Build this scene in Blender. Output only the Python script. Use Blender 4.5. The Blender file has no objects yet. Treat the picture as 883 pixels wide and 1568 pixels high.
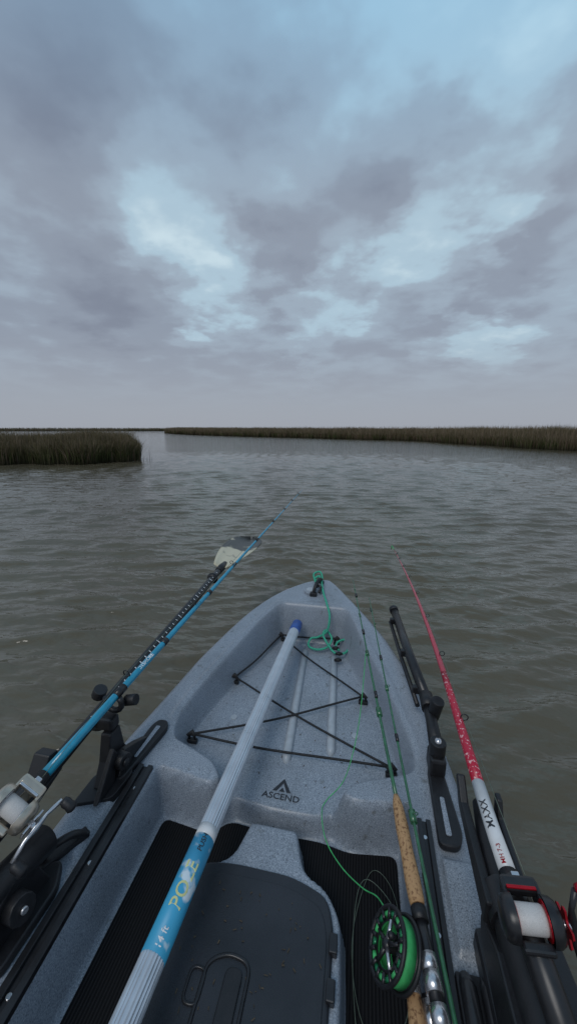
import bpy, bmesh, math, random
import numpy as np
from mathutils import Vector, Matrix
random.seed(4); rng=np.random.default_rng(7)
scene=bpy.context.scene
CX,H=.158,1.08
A=math.radians(11.3); CA,SA=math.cos(A),math.sin(A)
def W(lat,fwd,z=0.): return (CX+lat*CA-fwd*SA, lat*SA+fwd*CA, z)

# ------------------------------------------------------------ materials
def new_mat(name):
    m=bpy.data.materials.new(name); m.use_nodes=True
    nt=m.node_tree; b=nt.nodes['Principled BSDF']
    return m,nt,b
def N(nt,t,**k):
    n=nt.nodes.new(t)
    for a,v in k.items(): setattr(n,a,v)
    return n
def ramp(nt,stops):
    r=N(nt,'ShaderNodeValToRGB'); e=r.color_ramp.elements
    while len(e)<len(stops): e.new(.5)
    for i,(p,c) in enumerate(stops):
        e[i].position=p; e[i].color=(*c,1)
    return r
def simple(name,col,rough=.5,metal=0.,var=.25,scale=60.,bump=.0,bscale=300.,coat=0.):
    m,nt,b=new_mat(name)
    tc=N(nt,'ShaderNodeTexCoord'); no=N(nt,'ShaderNodeTexNoise')
    no.inputs['Scale'].default_value=scale; no.inputs['Detail'].default_value=5
    nt.links.new(tc.outputs['Object'],no.inputs['Vector'])
    c0=tuple(c*(1-var) for c in col); c1=tuple(min(1,c*(1+var)) for c in col)
    r=ramp(nt,[(.3,c0),(.7,c1)])
    nt.links.new(no.outputs['Fac'],r.inputs['Fac']); nt.links.new(r.outputs['Color'],b.inputs['Base Color'])
    mr=N(nt,'ShaderNodeMapRange'); mr.inputs['To Min'].default_value=max(0,rough-.1); mr.inputs['To Max'].default_value=min(1,rough+.12)
    nt.links.new(no.outputs['Fac'],mr.inputs['Value']); nt.links.new(mr.outputs[0],b.inputs['Roughness'])
    b.inputs['Metallic'].default_value=metal
    if coat: b.inputs['Coat Weight'].default_value=coat; b.inputs['Coat Roughness'].default_value=.1
    if bump:
        n2=N(nt,'ShaderNodeTexNoise'); n2.inputs['Scale'].default_value=bscale
        nt.links.new(tc.outputs['Object'],n2.inputs['Vector'])
        bp=N(nt,'ShaderNodeBump'); bp.inputs['Strength'].default_value=bump; bp.inputs['Distance'].default_value=.001
        nt.links.new(n2.outputs['Fac'],bp.inputs['Height']); nt.links.new(bp.outputs[0],b.inputs['Normal'])
    return m
def granite():
    m,nt,b=new_mat('granite_plastic'); tc=N(nt,'ShaderNodeTexCoord')
    n1=N(nt,'ShaderNodeTexNoise'); n1.inputs['Scale'].default_value=480; n1.inputs['Detail'].default_value=3
    n2=N(nt,'ShaderNodeTexNoise'); n2.inputs['Scale'].default_value=4; n2.inputs['Detail'].default_value=8; n2.inputs['Roughness'].default_value=.6
    n3=N(nt,'ShaderNodeTexNoise'); n3.inputs['Scale'].default_value=420; n3.inputs['Detail'].default_value=2
    n4=N(nt,'ShaderNodeTexNoise'); n4.inputs['Scale'].default_value=38; n4.inputs['Detail'].default_value=5
    for n in (n1,n2,n3,n4): nt.links.new(tc.outputs['Object'],n.inputs['Vector'])
    r=ramp(nt,[(.30,(.10,.116,.138)),(.44,(.235,.270,.318)),(.60,(.30,.34,.395)),(.74,(.50,.55,.61))])
    nt.links.new(n1.outputs['Fac'],r.inputs['Fac'])
    r2=ramp(nt,[(.30,(.76,.755,.74)),(.5,(.98,.98,.98)),(.7,(1.06,1.07,1.08))]); nt.links.new(n2.outputs['Fac'],r2.inputs['Fac'])
    mx=N(nt,'ShaderNodeMix',data_type='RGBA',blend_type='MULTIPLY'); mx.inputs[0].default_value=1
    nt.links.new(r.outputs['Color'],mx.inputs[6]); nt.links.new(r2.outputs['Color'],mx.inputs[7])
    r4=ramp(nt,[(.26,(.55,.52,.46)),(.36,(1,1,1))]); nt.links.new(n4.outputs['Fac'],r4.inputs['Fac'])
    mx2=N(nt,'ShaderNodeMix',data_type='RGBA',blend_type='MULTIPLY'); mx2.inputs[0].default_value=.85
    nt.links.new(mx.outputs[2],mx2.inputs[6]); nt.links.new(r4.outputs['Color'],mx2.inputs[7])
    nt.links.new(mx2.outputs[2],b.inputs['Base Color'])
    r3=ramp(nt,[(.3,(.24,)*3),(.7,(.48,)*3)]); nt.links.new(n2.outputs['Fac'],r3.inputs['Fac']); nt.links.new(r3.outputs['Color'],b.inputs['Roughness'])
    bp=N(nt,'ShaderNodeBump'); bp.inputs['Strength'].default_value=.35; bp.inputs['Distance'].default_value=.001
    nt.links.new(n3.outputs['Fac'],bp.inputs['Height']); nt.links.new(bp.outputs[0],b.inputs['Normal'])
    return m
def ribbed():
    m,nt,b=new_mat('ribbed_black_mat'); tc=N(nt,'ShaderNodeTexCoord')
    w=N(nt,'ShaderNodeTexWave',bands_direction='X'); w.inputs['Scale'].default_value=52; w.inputs['Distortion'].default_value=.15
    nt.links.new(tc.outputs['Object'],w.inputs['Vector'])
    r=ramp(nt,[(.2,(.003,.003,.004)),(.8,(.012,.012,.013))]); nt.links.new(w.outputs['Fac'],r.inputs['Fac'])
    nt.links.new(r.outputs['Color'],b.inputs['Base Color']); b.inputs['Roughness'].default_value=.7
    b.inputs['Specular IOR Level'].default_value=.2
    bp=N(nt,'ShaderNodeBump'); bp.inputs['Strength'].default_value=.7; bp.inputs['Distance'].default_value=.002
    nt.links.new(w.outputs['Fac'],bp.inputs['Height']); nt.links.new(bp.outputs[0],b.inputs['Normal'])
    return m
def two_tone(name,c0,c1,scale,thr=.5,rough=.4,soft=.02,grad=None):
    m,nt,b=new_mat(name); tc=N(nt,'ShaderNodeTexCoord'); no=N(nt,'ShaderNodeTexNoise')
    no.inputs['Scale'].default_value=scale; no.inputs['Detail'].default_value=3
    nt.links.new(tc.outputs['Object'],no.inputs['Vector']); fac=no.outputs['Fac']
    if grad:
        s=N(nt,'ShaderNodeSeparateXYZ'); nt.links.new(tc.outputs['Object'],s.inputs[0])
        g=N(nt,'ShaderNodeMapRange'); g.inputs['From Min'].default_value=grad[0]; g.inputs['From Max'].default_value=grad[1]
        g.inputs['To Min'].default_value=-.30; g.inputs['To Max'].default_value=.22; nt.links.new(s.outputs[1],g.inputs['Value'])
        ad_=N(nt,'ShaderNodeMath',operation='ADD'); nt.links.new(fac,ad_.inputs[0]); nt.links.new(g.outputs[0],ad_.inputs[1]); fac=ad_.outputs[0]
    r=ramp(nt,[(thr-soft,c0),(thr+soft,c1)]); nt.links.new(fac,r.inputs['Fac'])
    nt.links.new(r.outputs['Color'],b.inputs['Base Color']); b.inputs['Roughness'].default_value=rough
    return m
GRAN=granite(); MATB=ribbed()
BLK=simple('black_plastic',(.011,.011,.013),.45,bump=.3,bscale=500)
BLKS=simple('black_satin',(.015,.015,.017),.3)
LID=simple('dark_hatch_plastic',(.017,.019,.024),.40,scale=9,var=.4,bump=.5,bscale=600)
CORD=two_tone('bungee_cord',(.008,.008,.009),(.05,.05,.05),700,.6,.7)
ALU=simple('brushed_aluminium',(.56,.60,.65),.30,metal=.50,var=.10,scale=25)
SILV=simple('silver_metal',(.6,.6,.62),.25,metal=.9,var=.1)
CHAMP=simple('champagne_metal',(.52,.46,.38),.3,metal=.8,var=.1)
BLUE=simple('blue_plastic',(.03,.09,.32),.4)
TURQ=simple('turquoise_blank',(.012,.27,.42),.22,coat=.6,var=.12)
RED=simple('red_blank',(.42,.012,.04),.22,coat=.6,var=.15)
REDP=two_tone('red_speckled_blank',(.45,.012,.04),(.75,.45,.45),160,.62,.3)
REDM=simple('red_anodised',(.40,.006,.015),.25,metal=.5)
WHT=simple('white_blank',(.68,.68,.68),.3,var=.06)
CREAM=two_tone('camo_blade',(.56,.51,.37),(.055,.055,.05),11,.50,.4,.05,grad=(1.58,1.95))
CORK=two_tone('cork_grip',(.46,.27,.13),(.20,.10,.045),190,.57,.8,.07)
GRN=simple('green_blank',(.03,.13,.06),.25,coat=.5)
GRNL=simple('green_fly_line',(.05,.40,.12),.5)
GRNM=simple('green_anodised',(.02,.22,.09),.3,metal=.4)
ROPE=two_tone('green_rope',(.02,.26,.16),(.07,.45,.30),420,.5,.8,.1)
LBL=two_tone('blue_label',(.05,.36,.58),(.66,.75,.80),22,.60,.4,.03)
YEL=simple('yellow_print',(.66,.66,.30),.5,var=.1)
WPR=simple('white_print',(.8,.8,.8),.5,var=.05)
INK=simple('dark_print',(.02,.022,.028),.5)
LINE=simple('mono_line',(.10,.13,.10),.3)
SPOOL=simple('white_line_spool',(.55,.53,.51),.5,var=.15,scale=900)
RIB=simple('grey_tube_plastic',(.36,.40,.44),.35,var=.1)
DEB=simple('dry_debris',(.06,.045,.028),.8,var=.5,scale=200)

# ------------------------------------------------------------ helpers
def link(o,parent=None):
    scene.collection.objects.link(o)
    if parent is not None: o.parent=parent
    return o
def empty(name):
    o=bpy.data.objects.new(name,None); o.empty_display_size=.1
    return link(o)
def mobj(name,v,f,mat,parent=None,smooth=True,M=None):
    me=bpy.data.meshes.new(name)
    if M is not None: v=[M@Vector(p) for p in v]
    me.from_pydata([tuple(p) for p in v],[],f); me.update()
    if smooth: me.shade_smooth()
    me.materials.append(mat)
    return link(bpy.data.objects.new(name,me),parent)
def bev(o,w,seg=2,ang=40):
    m=o.modifiers.new('bevel','BEVEL'); m.width=w; m.segments=seg; m.limit_method='ANGLE'; m.angle_limit=math.radians(ang)
    return o
def catmull(P,k=6,closed=False):
    P=[Vector(p) for p in P]; n=len(P); out=[]
    rngi=range(n if closed else n-1)
    for i in rngi:
        if closed: a,b,c,d=P[i-1],P[i],P[(i+1)%n],P[(i+2)%n]
        else: a,b,c,d=P[max(i-1,0)],P[i],P[i+1],P[min(i+2,n-1)]
        for j in range(k):
            t=j/k
            out.append(.5*((2*b)+(c-a)*t+(2*a-5*b+4*c-d)*t*t+(3*b-a-3*c+d)*t**3))
    if not closed: out.append(P[-1])
    return out
def tube(name,pts,rad,mat,parent=None,n=12,M=None,flute=0.,closed=False,smooth=True):
    pts=[Vector(p) for p in pts]; L=len(pts)
    if not hasattr(rad,'__len__'): rad=[rad]*L
    v=[];f=[]
    t0=(pts[1]-pts[0]).normalized()
    up=Vector((0,0,1)) if abs(t0.z)<.9 else Vector((1,0,0))
    for i,p in enumerate(pts):
        if closed: t=(pts[(i+1)%L]-pts[i-1]).normalized()
        else: t=(pts[min(i+1,L-1)]-pts[max(i-1,0)]).normalized()
        x=t.cross(up)
        if x.length<1e-4: x=t.cross(Vector((1,0,0)))
        x.normalize(); y=x.cross(t).normalized(); up=y
        for k in range(n):
            a=2*math.pi*k/n; r=rad[i]+(flute if k%2 else 0)
            v.append(p+x*math.cos(a)*r+y*math.sin(a)*r)
    for i in range(L if closed else L-1):
        j=(i+1)%L
        for k in range(n):
            f.append((i*n+k,i*n+(k+1)%n,j*n+(k+1)%n,j*n+k))
    if not closed:
        f.append(tuple(range(n-1,-1,-1))); f.append(tuple(range((L-1)*n,L*n)))
    o=mobj(name,v,f,mat,parent,smooth,M)
    if smooth and not closed:
        for pl in o.data.polygons:
            if len(pl.vertices)>4: pl.use_smooth=False
    return o
def box(name,c,s,mat,parent=None,R=None,b=.003,M=None,taper=1.):
    v=[]
    for z in (-.5,.5):
        k=taper if z>0 else 1.
        for (x,y) in ((-.5,-.5),(.5,-.5),(.5,.5),(-.5,.5)): v.append(Vector((x*s[0]*k,y*s[1]*k,z*s[2])))
    if R is not None: v=[R@p for p in v]
    v=[p+Vector(c) for p in v]
    f=[(3,2,1,0),(4,5,6,7),(0,1,5,4),(1,2,6,5),(2,3,7,6),(3,0,4,7)]
    o=mobj(name,v,f,mat,parent,False,M)
    if b: bev(o,b)
    return o
def cyl(name,a,b,r,mat,parent=None,n=24,M=None,r2=None,bv=.0015):
    o=tube(name,[a,b],[r,r if r2 is None else r2],mat,parent,n,M)
    if bv: bev(o,bv)
    return o
def lathe(name,prof,o,ax,mat,parent=None,n=32,M=None):
    ax=Vector(ax).normalized(); o=Vector(o)
    x=ax.orthogonal().normalized(); y=ax.cross(x)
    v=[];f=[]
    for r,h in prof:
        for k in range(n):
            a=2*math.pi*k/n; v.append(o+ax*h+(x*math.cos(a)+y*math.sin(a))*r)
    for i in range(len(prof)-1):
        for k in range(n): f.append((i*n+k,i*n+(k+1)%n,(i+1)*n+(k+1)%n,(i+1)*n+k))
    ob=mobj(name,v,f,mat,parent,True,M)
    return ob
def prism(name,poly,z0,z1,mat,parent=None,b=.003,M=None,seg=2):
    n=len(poly)
    v=[(x,y,z0) for x,y in poly]+[(x,y,z1) for x,y in poly]
    f=[tuple(range(n-1,-1,-1)),tuple(range(n,2*n))]+[(i,(i+1)%n,n+(i+1)%n,n+i) for i in range(n)]
    o=mobj(name,v,f,mat,parent,False,M)
    if b: bev(o,b,seg,30)
    return o
def rpoly(P,r,k=5):
    out=[];n=len(P)
    for i in range(n):
        a,b,c=Vector(P[i-1]),Vector(P[i]),Vector(P[(i+1)%n])
        d1=(a-b);d2=(c-b); rr=min(r,d1.length*.45,d2.length*.45)
        p1=b+d1.normalized()*rr;p2=b+d2.normalized()*rr
        for j in range(k+1):
            t=j/k; q=(1-t)**2*p1+2*t*(1-t)*b+t*t*p2; out.append((q.x,q.y))
    return out
def textmesh(body,size):
    c=bpy.data.curves.new('txt','FONT'); c.body=body; c.size=size; c.align_x='CENTER'; c.align_y='CENTER'; c.resolution_u=3; c.offset=size*.012
    o=bpy.data.objects.new('txt',c); scene.collection.objects.link(o)
    dg=bpy.context.evaluated_depsgraph_get(); dg.update()
    me=bpy.data.meshes.new_from_object(o.evaluated_get(dg))
    V=[tuple(v.co) for v in me.vertices]; Fc=[tuple(p.vertices) for p in me.polygons]
    bpy.data.objects.remove(o); return V,Fc
def wrap_text(name,body,size,P,axis,up,r,mat,parent):
    V,Fc=textmesh(body,size); P=Vector(P);a=Vector(axis).normalized();u=(Vector(up)-a*Vector(up).dot(a)).normalized();s=a.cross(u)
    s=-s
    out=[]
    for x,y,z in V:
        th=y/r; out.append(P+a*x+(u*math.cos(th)+s*math.sin(th)*1.)*r)
    return mobj(name,out,Fc,mat,parent,False)
def frame(o,yax,zax=(0,0,1)):
    y=Vector(yax).normalized(); z=Vector(zax); x=y.cross(z).normalized(); z=x.cross(y)
    M=Matrix((x,y,z)).transposed().to_4x4(); M.translation=Vector(o); return M
def sst(t): t=np.clip(t,0,1); return t*t*(3-2*t)
def sdf(px,py,poly):
    P=np.array(poly); n=len(P); d=np.full(px.shape,1e9); ins=np.zeros(px.shape,bool)
    for i in range(n):
        a=P[i];b=P[(i+1)%n]; e=b-a
        t=np.clip(((px-a[0])*e[0]+(py-a[1])*e[1])/(e@e+1e-12),0,1)
        d=np.minimum(d,np.hypot(px-a[0]-t*e[0],py-a[1]-t*e[1]))
        c=((a[1]>py)!=(b[1]>py))&(px<(b[0]-a[0])*(py-a[1])/((b[1]-a[1])+1e-12)+a[0]); ins^=c
    return np.where(ins,d,-d)

# ------------------------------------------------------------ kayak
kayak=empty('fishing_kayak')
yl=[-1.9,-1.8,-1.5,-1.1,-.6,.3,.62,.743,.827,.935,1.081,1.238,1.34,1.436,1.505,1.56,1.60,1.635]
xl=[-.05,-.14,-.25,-.35,-.41,-.43,-.43,-.422,-.408,-.391,-.367,-.323,-.288,-.240,-.192,-.138,-.082,-.008]
yr=[-1.9,-1.8,-1.5,-1.1,-.6,.3,.656,.785,.915,1.029,1.14,1.277,1.383,1.46,1.52,1.57,1.605,1.635]
xr=[.05,.14,.25,.35,.40,.415,.408,.397,.378,.352,.320,.266,.208,.160,.120,.086,.060,.030]
def smooth1(y,ys,xs):
    s=0;k=[-.03,-.015,0,.015,.03]
    for d in k: s=s+np.interp(y+d,ys,xs)
    return s/len(k)
def xL(y): return np.where(np.asarray(y)>1.58,np.interp(y,yl,xl),smooth1(y,yl,xl))
def xR(y): return np.where(np.asarray(y)>1.58,np.interp(y,yr,xr),smooth1(y,yr,xr))
def zg(y):
    t=np.clip((np.asarray(y)-.5)/1.13,0,1); t2=np.clip((-np.asarray(y)-.6)/1.3,0,1); return .28+.11*t*t+.05*t2*t2
well=rpoly([(-.165,1.43),(.125,1.43),(.195,1.225),(.255,1.066),(.288,.943),(.318,.83),(.315,.765),(.24,.735),(.175,.715),(.135,.66),(.13,.5),
      (-.13,.5),(-.135,.655),(-.17,.70),(-.235,.725),(-.31,.750),(-.328,.82),(-.315,.93),(-.276,1.097),(-.226,1.29)],.035,6)
cock=rpoly([(-.298,-.75),(-.302,.668),(-.24,.662),(-.155,.648),(-.118,.690),(-.012,.680),(.09,.683),(.128,.694),(.17,.672),(.25,.682),(.292,.69),(.292,-.75)],.018,5)
stern=rpoly([(-.2,-1.6),(.2,-1.6),(.28,-1.1),(.29,-.95),(-.29,-.95),(-.28,-1.1)],.05,5)
cons=rpoly([(-.058,.640),(.058,.640),(.070,.60),(.085,.562),(.13,.545),(.163,.50),(.168,.40),(.168,-.35),(-.165,-.35),(-.165,.44),(-.155,.50),(-.125,.538),(-.078,.560),(-.068,.60)],.028,6)
FC=.155; FW=.205
ys=np.concatenate([np.linspace(-1.9,-.15,80)[:-1],np.linspace(-.15,1.635,330)]); NC=241
u=np.linspace(0,1,NC)
XL=xL(ys)[:,None];XR=xR(ys)[:,None]
X=XL+(XR-XL)*u[None,:]; Y=np.repeat(ys[:,None],NC,1)
Z=zg(Y).copy()
plat=sst((Y-.45)/.006)*(1-sst((Y-.585)/.006))*(sst((X-.333)/.006)+sst((-X-.345)/.006))
Z=Z+.010*plat
d=sdf(X,Y,well); ww=np.interp(Y,[.7,1.0,1.35,1.43],[.030,.035,.045,.055]); t=sst(d/ww); t=t**.9
Z=Z*(1-t)+FW*t
Z+=.004*np.exp(-((d+.012)/.008)**2)*(Y>.8)
d=sdf(X,Y,stern); t=sst(d/.04); Z=Z*(1-t)+.2*t
d=sdf(X,Y,cock); t=sst(d/.020); Z=Z*(1-t)+FC*t
d=sdf(X,Y,cons); t=sst((d+.004)/.016); Z=Z*(1-t)+np.maximum(Z,.22)*t
lidp=rpoly([(-.128,.530),(-.06,.540),(.06,.540),(.128,.520),(.143,.48),(.146,-.3),(-.146,-.3),(-.146,.465)],.03,6)
de=np.minimum(np.minimum(X-XL,XR-X),(1.639-Y)); q=1-np.clip(de/.022,0,1); Z-=.012*q*q
nr=len(ys); verts=np.stack([X,Y,Z],-1).reshape(-1,3)
idx=np.arange(nr*NC).reshape(nr,NC)
faces=np.stack([idx[:-1,:-1],idx[:-1,1:],idx[1:,1:],idx[1:,:-1]],-1).reshape(-1,4).tolist()
loop=list(idx[:,0])+list(idx[-1,1:-1])+list(idx[::-1,-1])+list(idx[0,-2:0:-1])
LP=verts[loop]
tan=np.roll(LP,-4,0)-np.roll(LP,4,0); nrm=np.stack([-tan[:,1],tan[:,0]],-1); nrm/=np.linalg.norm(nrm,axis=1)[:,None]+1e-9
prof=[(.006,-.006),(.010,-.018),(.010,-.034),(.003,-.044),(-.006,-.052),(-.012,-.10),(-.022,-.18),(-.04,-.28),(-.09,-.36),(-.2,-.42)]
vl=verts.tolist(); prev=loop
for o_,dz in prof:
    base=len(vl)
    P=LP.copy(); k=o_
    if o_<-.05:
        sc=1+o_*2.2
        P[:,0]=P[:,0]*sc; P[:,1]=P[:,1]*(1+o_*.4)
    else: P[:,:2]+=nrm*k
    P[:,2]+=dz
    vl+=P.tolist(); cur=list(range(base,base+len(loop))); n=len(loop)
    for i in range(n):
        j=(i+1)%n; faces.append((prev[i],cur[i],cur[j],prev[j]))
    prev=cur
faces.append(tuple(prev))
hull=mobj('hull',vl,faces,GRAN,kayak)
bm=bmesh.new(); bm.from_mesh(hull.data); bmesh.ops.recalc_face_normals(bm,faces=bm.faces); bm.to_mesh(hull.data); bm.free()

cockin=rpoly([(-.272,-.72),(-.276,.640),(-.16,.628),(-.115,.664),(-.012,.657),(.10,.660),(.165,.650),(.268,.664),(.268,-.72)],.02,5)
prism('floor_mat',cockin,FC-.004,FC+.005,MATB,kayak,b=.002)
def track(name,pts,w):
    for k,(o,h) in enumerate(((-.5,.010),(.5,.010),(0,.003))):
        v=[];f=[]
        ww=w*.34
        for x,y in pts:
            c=x+o*(w-ww)
            v+=[(c-ww/2,y,float(zg(y))-.002),(c+ww/2,y,float(zg(y))-.002),(c+ww/2,y,float(zg(y))+h),(c-ww/2,y,float(zg(y))+h)]
        for i in range(len(pts)-1):
            a=i*4;b=a+4
            for q in range(4): f.append((a+q,a+(q+1)%4,b+(q+1)%4,b+q))
        f.append((3,2,1,0)); e=4*(len(pts)-1); f.append((e,e+1,e+2,e+3))
        bev(mobj(f'{name}_{k}',v,f,BLKS,kayak,False),.001)
track('gear_track_port',[(-.303,-.7),(-.306,.25),(-.322,.655)],.036)
track('gear_track_starboard',[(.308,-.7),(.309,.3),(.313,.652)],.026)
for x,y in ((-.317,.60),(-.312,.45),(-.307,.28),(.312,.62),(.310,.47),(.309,.34)):
    cyl('track_screw',(x,y,.280),(x,y,.2855),.0042,SILV,kayak,12,bv=.0006)
lid=prism('hatch_lid',lidp,.2185,.229,LID,kayak,b=.005,seg=3)
inner=[(x*.93,(y-.12)*.95+.12) for x,y in lidp]
prism('hatch_lid_panel',inner,.2295,.2315,LID,kayak,b=.0018)
for yy in (.455,.40,.335,.27): box('hatch_hinge',(.144,yy,.229),(.014,.026,.014),BLKS,kayak,b=.002)
lp=rpoly([(-.035,.30),(.035,.30),(.035,.405),(-.005,.41),(-.035,.395)],.018,5)
tube('latch_ring',[(x-.02,y,.2325) for x,y in lp],.0030,BLKS,kayak,8,closed=True)
prism('latch_handle',rpoly([(-.022,.31),(.006,.31),(.006,.395),(-.022,.395)],.012,5),.231,.236,BLK,kayak,b=.002)
tube('latch_finger_loop',[(x-.065,y*1+.0,.233) for x,y in rpoly([(-.012,.345),(.012,.345),(.012,.385),(-.012,.385)],.01,4)],.0022,BLKS,kayak,8,closed=True)
tube('deck_rib_1',[(-.036,1.325,.198),(-.036,1.31,.207),(-.011,.82,.207),(-.010,.805,.198)],[.008,.0125,.0125,.008],RIB,kayak,16)
tube('deck_rib_2',[(.080,1.305,.198),(.081,1.29,.207),(.105,.865,.207),(.106,.85,.198)],[.008,.0125,.0125,.008],RIB,kayak,16)
LU=(-.25,1.08);RU=(.192,1.067);LLo=(-.285,.817);RL=(.264,.817);TL=(-.150,1.375);TR=(.085,1.39)
k=0
for a,b in ((LU,TL),(RU,TL),(LU,RL),(LLo,RU),(LLo,RL),(TL,TR)):
    m=[(a[0]+(b[0]-a[0])*t+.004*math.sin(k*2+t*5)*math.sin(math.pi*t),a[1]+(b[1]-a[1])*t+.004*math.sin(k+t*4)*math.sin(math.pi*t),.230+.0035*k/3-.008*math.sin(math.pi*t)) for t in np.linspace(0,1,13)]
    tube('bungee_cord',m,.0031,CORD,kayak,8); k+=1
for p in (LU,RU,LLo,RL,TL,TR):
    box('pad_eye',(p[0],p[1],.212),(.030,.014,.012),BLK,kayak,b=.003)
    tube('pad_eye_loop',[(p[0]+.009*math.cos(t),p[1],.218+.014*math.sin(t)) for t in np.linspace(0,math.pi,9)],.0035,BLK,kayak,8)
    tube('cord_knot',[(p[0]-.012,p[1]-.006,.232),(p[0],p[1]+.004,.238),(p[0]+.012,p[1]-.004,.231)],[.004,.0065,.004],CORD,kayak,8)
cyl('bow_plug',(-.045,1.525,.365),(-.045,1.525,.379),.030,GRAN,kayak,32,bv=.003)
cyl('bow_plug_centre',(-.045,1.525,.375),(-.045,1.525,.3835),.020,RIB,kayak,32,bv=.002)
tube('carry_handle',catmull([(-.03,1.50,.37),(-.025,1.51,.40),(-.012,1.55,.42),(-.005,1.585,.405),(-.005,1.60,.38)]),.0075,BLK,kayak,10)
box('handle_anchor',(-.03,1.497,.372),(.03,.02,.018),BLK,kayak)
box('handle_anchor_2',(-.005,1.598,.386),(.022,.016,.014),BLK,kayak)
V,Fc=textmesh('ASCEND',.0215)
mobj('deck_lettering',[(x*1.12-.003,y+.7085,FW+.0012) for x,y,z in V],Fc,INK,kayak,False)
tri=[[(-.024,.722),(-.0135,.722),(.0,.745),(.0,.757)],[(.0,.745),(.0,.757),(.022,.722),(.0115,.722)],[(-.008,.722),(.007,.722),(.0,.733)]]
for T in tri:
    T=[(x-.003,y) for x,y in T]
    mobj('deck_emblem',[(x,y,FW+.0012) for x,y in T],[tuple(range(len(T)))],INK,kayak,False)
for x,y in ((-.20,.93),(.17,.93),(-.05,1.36)):
    cyl('scupper_ring',(x,y,.203),(x,y,.2075),.010,RIB,kayak,20,bv=.001)
cyl('front_scupper',(-.012,.672,.158),(-.012,.672,.168),.006,BLK,kayak,12)
# grit, seed husks and grass bits scattered on the deck
v=[];f=[]
for i in range(190):
    if i<120: x=random.uniform(-.22,.22); y=random.uniform(.74,1.33)*1.; z=FW+.0012
    else: x=random.uniform(-.12,.13); y=random.uniform(.26,.50); z=.2325
    if abs(x)>(.27-.20*(max(y,.8)-.8)) and i<120: continue
    l=random.uniform(.0008,.0035); w_=random.uniform(.0006,.0014); a=random.uniform(0,3.14); ca,sa=math.cos(a),math.sin(a); b0=len(v)
    for s,t in ((-1,-1),(1,-.6),(1,1),(-1,.7)): v.append((x+ca*s*l-sa*t*w_,y+sa*s*l+ca*t*w_,z+random.uniform(0,.0008)))
    f.append((b0,b0+1,b0+2,b0+3))
mobj('deck_debris',v,f,DEB,kayak,False)
for y0 in (.455,):
    tube('port_cleat',catmull([(-.40,y0-.03,.29),(-.385,y0-.02,.315),(-.36,y0+.01,.318),(-.35,y0+.035,.29)]),.007,BLK,kayak,10)
    box('port_cleat_base',(-.372,y0,.293),(.02,.09,.012),BLK,kayak,R=Matrix.Rotation(-.5,3,'Z'))
for dx in (-.014,.014):
    tube('starboard_socket',[(.352+dx,.425,.288),(.352+dx,.41,.300),(.352+dx,.25,.300)],[.009,.012,.012],BLKS,kayak,14)
box('starboard_socket_base',(.352,.33,.287),(.055,.2,.012),BLK,kayak)

# ------------------------------------------------------------ push pole
pole=empty('push_pole')
P0=Vector((-.078,1.345,.297)); P1=Vector((-.1205,.28,.307)); pd=(P1-P0).normalized()
def pp(y): return P0+pd*((y-P0.y)/pd.y)
tube('pole_shaft',[pp(1.33),pp(.55),pp(.3),pp(-.95)],.0186,ALU,pole,44,flute=.0013,smooth=False)
tube('pole_cap',[pp(1.37),pp(1.365),pp(1.33),pp(1.305),pp(1.30)],[.016,.0205,.0215,.0215,.0195],BLUE,pole,24)
tube('pole_label',[pp(.515),pp(.345)],.0203,LBL,pole,40)
tube('pole_band',[pp(.535),pp(.512)],.0202,WHT,pole,40)
cup=Vector((.35,0,1))
wrap_text('label_print','POLE',.030,pp(.432),-pd,cup,.0208,YEL,pole)
wrap_text('label_print_2','PUSH',.013,pp(.500),-pd,cup,.0208,INK,pole)
wrap_text('label_print_3','14 ft',.014,pp(.362),-pd,cup,.0208,WPR,pole)

# ------------------------------------------------------------ paddle
pad=empty('paddle')
A0=Vector((-.425,.53,.42)); A1=Vector((-.495,2.05,.455)); ad=(A1-A0).normalized()
def pa(y): return A0+ad*((y-A0.y)/ad.y)
tube('paddle_shaft',[pa(1.60),pa(1.5),pa(-.4)],[.012,.0145,.0145],BLKS,pad,20)
def blade(name,c,dirv,L,Wd,mat):
    M=frame(c,dirv,(0.10,0,1))
    n=16;m=8;v=[];f=[]
    for i in range(n+1):
        t=i/n
        w=Wd*.5*(math.sin(math.pi*min(1,.10+t*.62))**.8)*(1 if t<.82 else math.sqrt(max(0,1-((t-.82)/.18)**2))*.92+.08)
        for j in range(m+1):
            s=j/m*2-1
            sk=.012*t
            v.append((w*s+sk,L*t,.018*s*s-.03*t*t+.010*math.exp(-(s*4)**2)*(1-t)))
    for i in range(n):
        for j in range(m):
            a=i*(m+1)+j; f.append((a,a+1,a+m+2,a+m+1))
    o=mobj(name,v,f,mat,pad,True,M); s=o.modifiers.new('sol','SOLIDIFY'); s.thickness=.006
    return o
blade('paddle_blade',pa(1.545),ad,.53,.180,CREAM)
blade('rear_blade',pa(-.38),-ad,.48,.17,CREAM)
tube('blade_socket',[pa(1.60),pa(1.55),pa(1.50)],[.012,.018,.017],BLK,pad,16)
tube('drip_ring',[pa(1.43),pa(1.425),pa(1.415)],[.016,.025,.016],BLK,pad,20)
v=[];f=[]
for i in range(34):
    y=.62+i*.0254; p=pa(y); l=.010 if i%6 else .02
    a=Vector((.72,0,-.5)).normalized(); c=p+Vector((.0085,0,.0122))
    hw=l*.35; hh=.0016
    q=[c-a*hw-ad*hh,c+a*hw-ad*hh,c+a*hw+ad*hh,c-a*hw+ad*hh]
    n_=Vector((.5,0,.72)).normalized()*.0012
    b=len(v); v+=[x+n_ for x in q]; f.append((b,b+1,b+2,b+3))
mobj('ruler_ticks',v,f,WPR,pad,False)

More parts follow.
